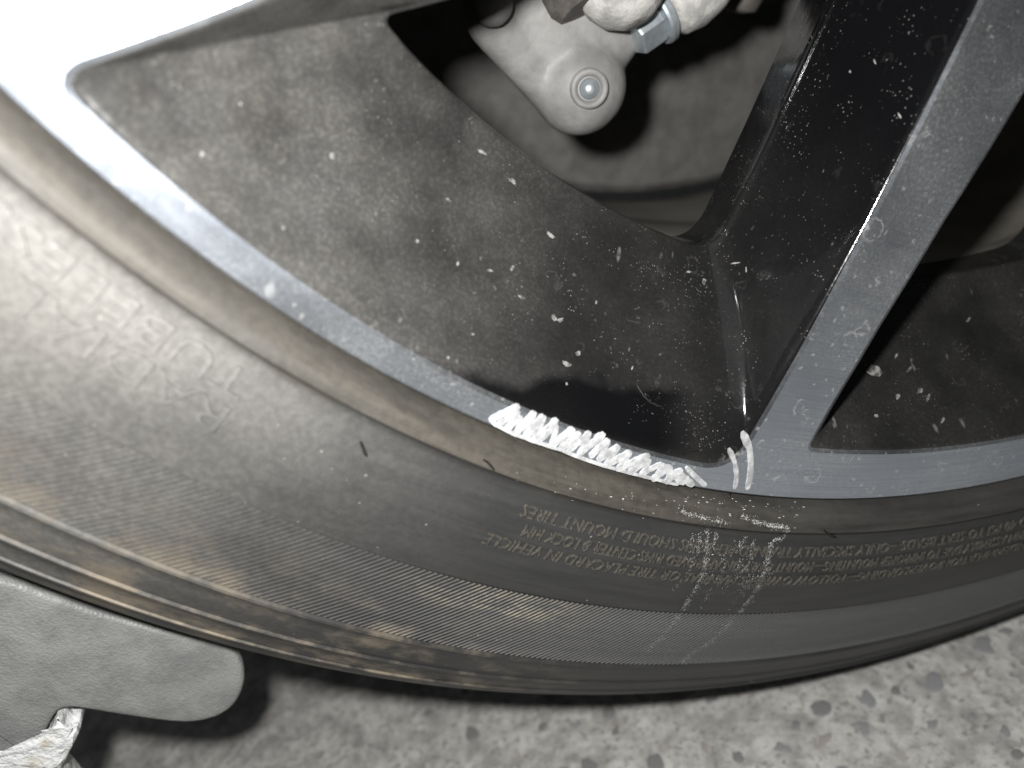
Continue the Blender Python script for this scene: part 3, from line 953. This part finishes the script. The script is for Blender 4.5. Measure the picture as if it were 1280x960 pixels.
arm_part('bushing', auto_smooth(lathe_axis('bushing', [(0.000, 0.010), (0.0130, 0.010), (0.0150, 0.008), (0.0160, 0.004), (0.0150, 0.001), (0.0172, -0.001), (0.0175, -0.006), (0.0150, -0.010)], castpt(742, -48, YK - 0.006), Vector((0.25, -0.35, -0.75))), 30), M_BUSH)
arm_part('ball_joint', lathe_axis('ball_joint', [(0.0, 0.0115), (0.005, 0.0108), (0.0085, 0.008), (0.0108, 0.004), (0.0112, 0), (0.0100, -0.005), (0.0070, -0.009)], castpt(775, -26, YK - 0.012), Vector((0.1, -0.5, -0.6))), M_SLEEVE)
hexd = (castpt(835, 10, YK - 0.004) - castpt(790, 42, YK - 0.004)).normalized()
hc = castpt(805, 32, YK - 0.005)
arm_part('hex_nut', auto_smooth(lathe_axis('hex_nut', [(0, -0.004), (0.0060, -0.004), (0.0064, -0.0034), (0.0064, 0.0030), (0.0058, 0.0036), (0, 0.0036)], hc, hexd, 6), 25), M_BOLT)
arm_part('washer', auto_smooth(lathe_axis('washer', [(0, 0.0036), (0.0074, 0.0036), (0.0078, 0.0042), (0.0078, 0.0056), (0.0072, 0.0062), (0, 0.0062)], hc, hexd, 32), 25), M_BOLT)
arm_part('tie_rod', lathe_axis('tie_rod', [(0.0, 0.006), (0.0055, 0.0064), (0.0082, 0.009), (0.0092, 0.014), (0.0085, 0.020), (0.0065, 0.026), (0.0, 0.027)], hc, hexd, 32), M_SLEEVE)
arm_part('rubber_boot', lathe_axis('rubber_boot', [(0, 0.0), (0.004, 0.0005), (0.0075, 0.002), (0.0082, 0.006), (0.0070, 0.009), (0.0082, 0.012), (0.0075, 0.03)], castpt(912, 14, YK + 0.02), Vector((0.25, -0.2, 1.0)), 32), M_BUSH)

# turn the wheel and the parts behind it to their resting angle
for o in (tyre, rim, shield):
    o.rotation_euler = (0, TURN, 0)
arm.matrix_world = Matrix.Translation(AXLE) @ RT.to_4x4() @ Matrix.Translation(-AXLE) @ Matrix.Translation(arm.location)

# ================================================================== grey plastic flap behind the tyre
def up_w(px, py, y):              # as up_y, in the turned (standing) position
    d = RT @ ray(px, py)
    return CAM + d * ((y - CAM.y) / d.y)
def chaikin(p):
    o = []
    for i in range(len(p)):
        a, b = p[i], p[(i + 1) % len(p)]
        o += [a * 0.75 + b * 0.25, a * 0.25 + b * 0.75]
    return o
def slab(name, outl, yf, rings, jitter=None):
    """outl: closed outline of points in the plane y = yf; rings: (inset, depth behind the front)"""
    n = len(outl)
    ar = sum(a.x * b.z - b.x * a.z for a, b in zip(outl, outl[1:] + outl[:1]))
    if ar < 0: outl = outl[::-1]
    V = []
    for (d, dy) in rings:
        for i, p in enumerate(outl):
            t = outl[(i + 1) % n] - outl[i - 1]
            nn = Vector((-t.z, 0, t.x)).normalized()
            q = p + nn * d
            q.y = yf + dy
            if jitter: q += jitter(i, d, dy)
            V.append(q)
    Fc = [(j * n + i, j * n + (i + 1) % n, (j + 1) * n + (i + 1) % n, (j + 1) * n + i) for j in range(len(rings) - 1) for i in range(n)]
    Fc.append(tuple(range(n))); Fc.append(tuple((len(rings) - 1) * n + i for i in range(n)))
    me = mesh(name, V, Fc)
    bm = bmesh.new(); bm.from_mesh(me)
    bmesh.ops.triangulate(bm, faces=[f for f in bm.faces if len(f.verts) > 4])
    bm.to_mesh(me); bm.free()
    return auto_smooth(me, 40)
def mat_flap():
    N = NT('grained_grey_plastic'); v = N.obj()
    a = N.noise(v, 110, 6, 0.68)
    col = N.mix(N.ramp(a, 0.32, 0.68), (0.135, 0.138, 0.134), (0.20, 0.203, 0.196))
    dv = N.voro(v, 1500)
    nb = N.bump(dv.outputs['Distance'], 0.00025, 0.5)
    nb = N.bump(N.noise(v, 700, 3), 0.0003, 0.4, nb)
    return N.done(N.bsdf(col, 0.5, normal=nb, spec=0.4))
M_PLATE = mat_flap()
YF = 0.034
outl = [(-90, 690), (0, 724), (60, 746), (120, 767), (213, 791), (270, 803), (294, 816), (304, 834), (306, 852), (300, 872), (288, 888), (268, 899), (240, 905), (205, 903),
        (150, 895), (108, 888), (86, 885), (73, 889), (64, 900), (52, 925), (40, 946), (20, 948), (-90, 950)]
pts = chaikin(chaikin([up_w(a, b, YF) for a, b in outl[1:-1]]))
# it runs on out of the picture, up along the wheel arch
vals = [(p - AXLE) for p in pts]
k0 = min(range(len(pts)), key=lambda i: pts[i].x)
def arch(r, a): return AXLE + Vector((r * math.cos(rad(a)), YF, r * math.sin(rad(a))))
a_in = up_w(*outl[1], YF) - AXLE; a_out = up_w(*outl[-2], YF) - AXLE
t_in = math.degrees(math.atan2(a_in.z, a_in.x)); t_out = math.degrees(math.atan2(a_out.z, a_out.x))
ext = [arch(a_out.xz.length + 0.002 * k, t_out - 4.0 - (200 + t_out - 4.0) * k / 9.0) for k in range(10)]
ext += [arch(0.352, -200 + (t_in - 4.0 + 200) * k / 9.0) for k in range(10)]
body = [up_w(a, b, YF) for a, b in outl[1:-1]]
pts = chaikin(chaikin(body + ext))
flap = slab('mud_flap', pts, YF, ((0.0022, 0.0), (0.0012, 0.0), (0.0005, 0.0002), (0.0, 0.0009), (0.0, 0.0030), (0.0006, 0.0036)))
flap = tag(link('mud_flap', flap, M_PLATE), 'grained grey plastic flap with a rounded end behind the lower tyre edge', 'mud flap')

# ================================================================== chipped white piece beside the flap
M_FOAM = mat_simple('chipped_white_plastic', (0.58, 0.59, 0.585), (0.42, 0.38, 0.31), 0.85, 0.0, 90, 0.0025, 0.8, 220, lo=0.52, hi=0.72)
fo = [(-60, 953), (10, 949), (42, 949), (52, 936), (59, 924), (65, 914), (70, 902), (76, 908), (77, 915), (80, 917), (86, 920), (94, 918), (97, 925), (93, 935),
      (87, 943), (84, 953), (76, 963), (70, 985)]
YQ = 0.0315
base_ = [up_w(a, b, YQ) for a, b in fo]
base_ += [Vector((base_[-1].x, YQ, 0.0005)), Vector((base_[0].x - 0.012, YQ, 0.0005))]
rn = random.Random(11)
fp = chaikin(base_)
jt = {}
def jit(i, d, dy):
    k = (i, round(d, 5))
    if k not in jt:
        a = 0.00028 if d > 0 else 0.00015
        jt[k] = Vector((rn.uniform(-a, a), rn.uniform(-a * 1.3, a * 1.3) if d > 0 else 0, rn.uniform(-a, a)))
    return jt[k]
me = slab('panel_fragment', fp, YQ, ((0.0042, 0.0004), (0.0026, 0.0002), (0.0012, 0.0006), (0.0003, 0.0016), (0.0, 0.0035), (0.0, 0.009), (0.001, 0.012)), jit)
frag = tag(link('panel_fragment', me, M_FOAM), 'chipped white plastic fragment with a ragged end below the grey flap', 'plastic fragment')
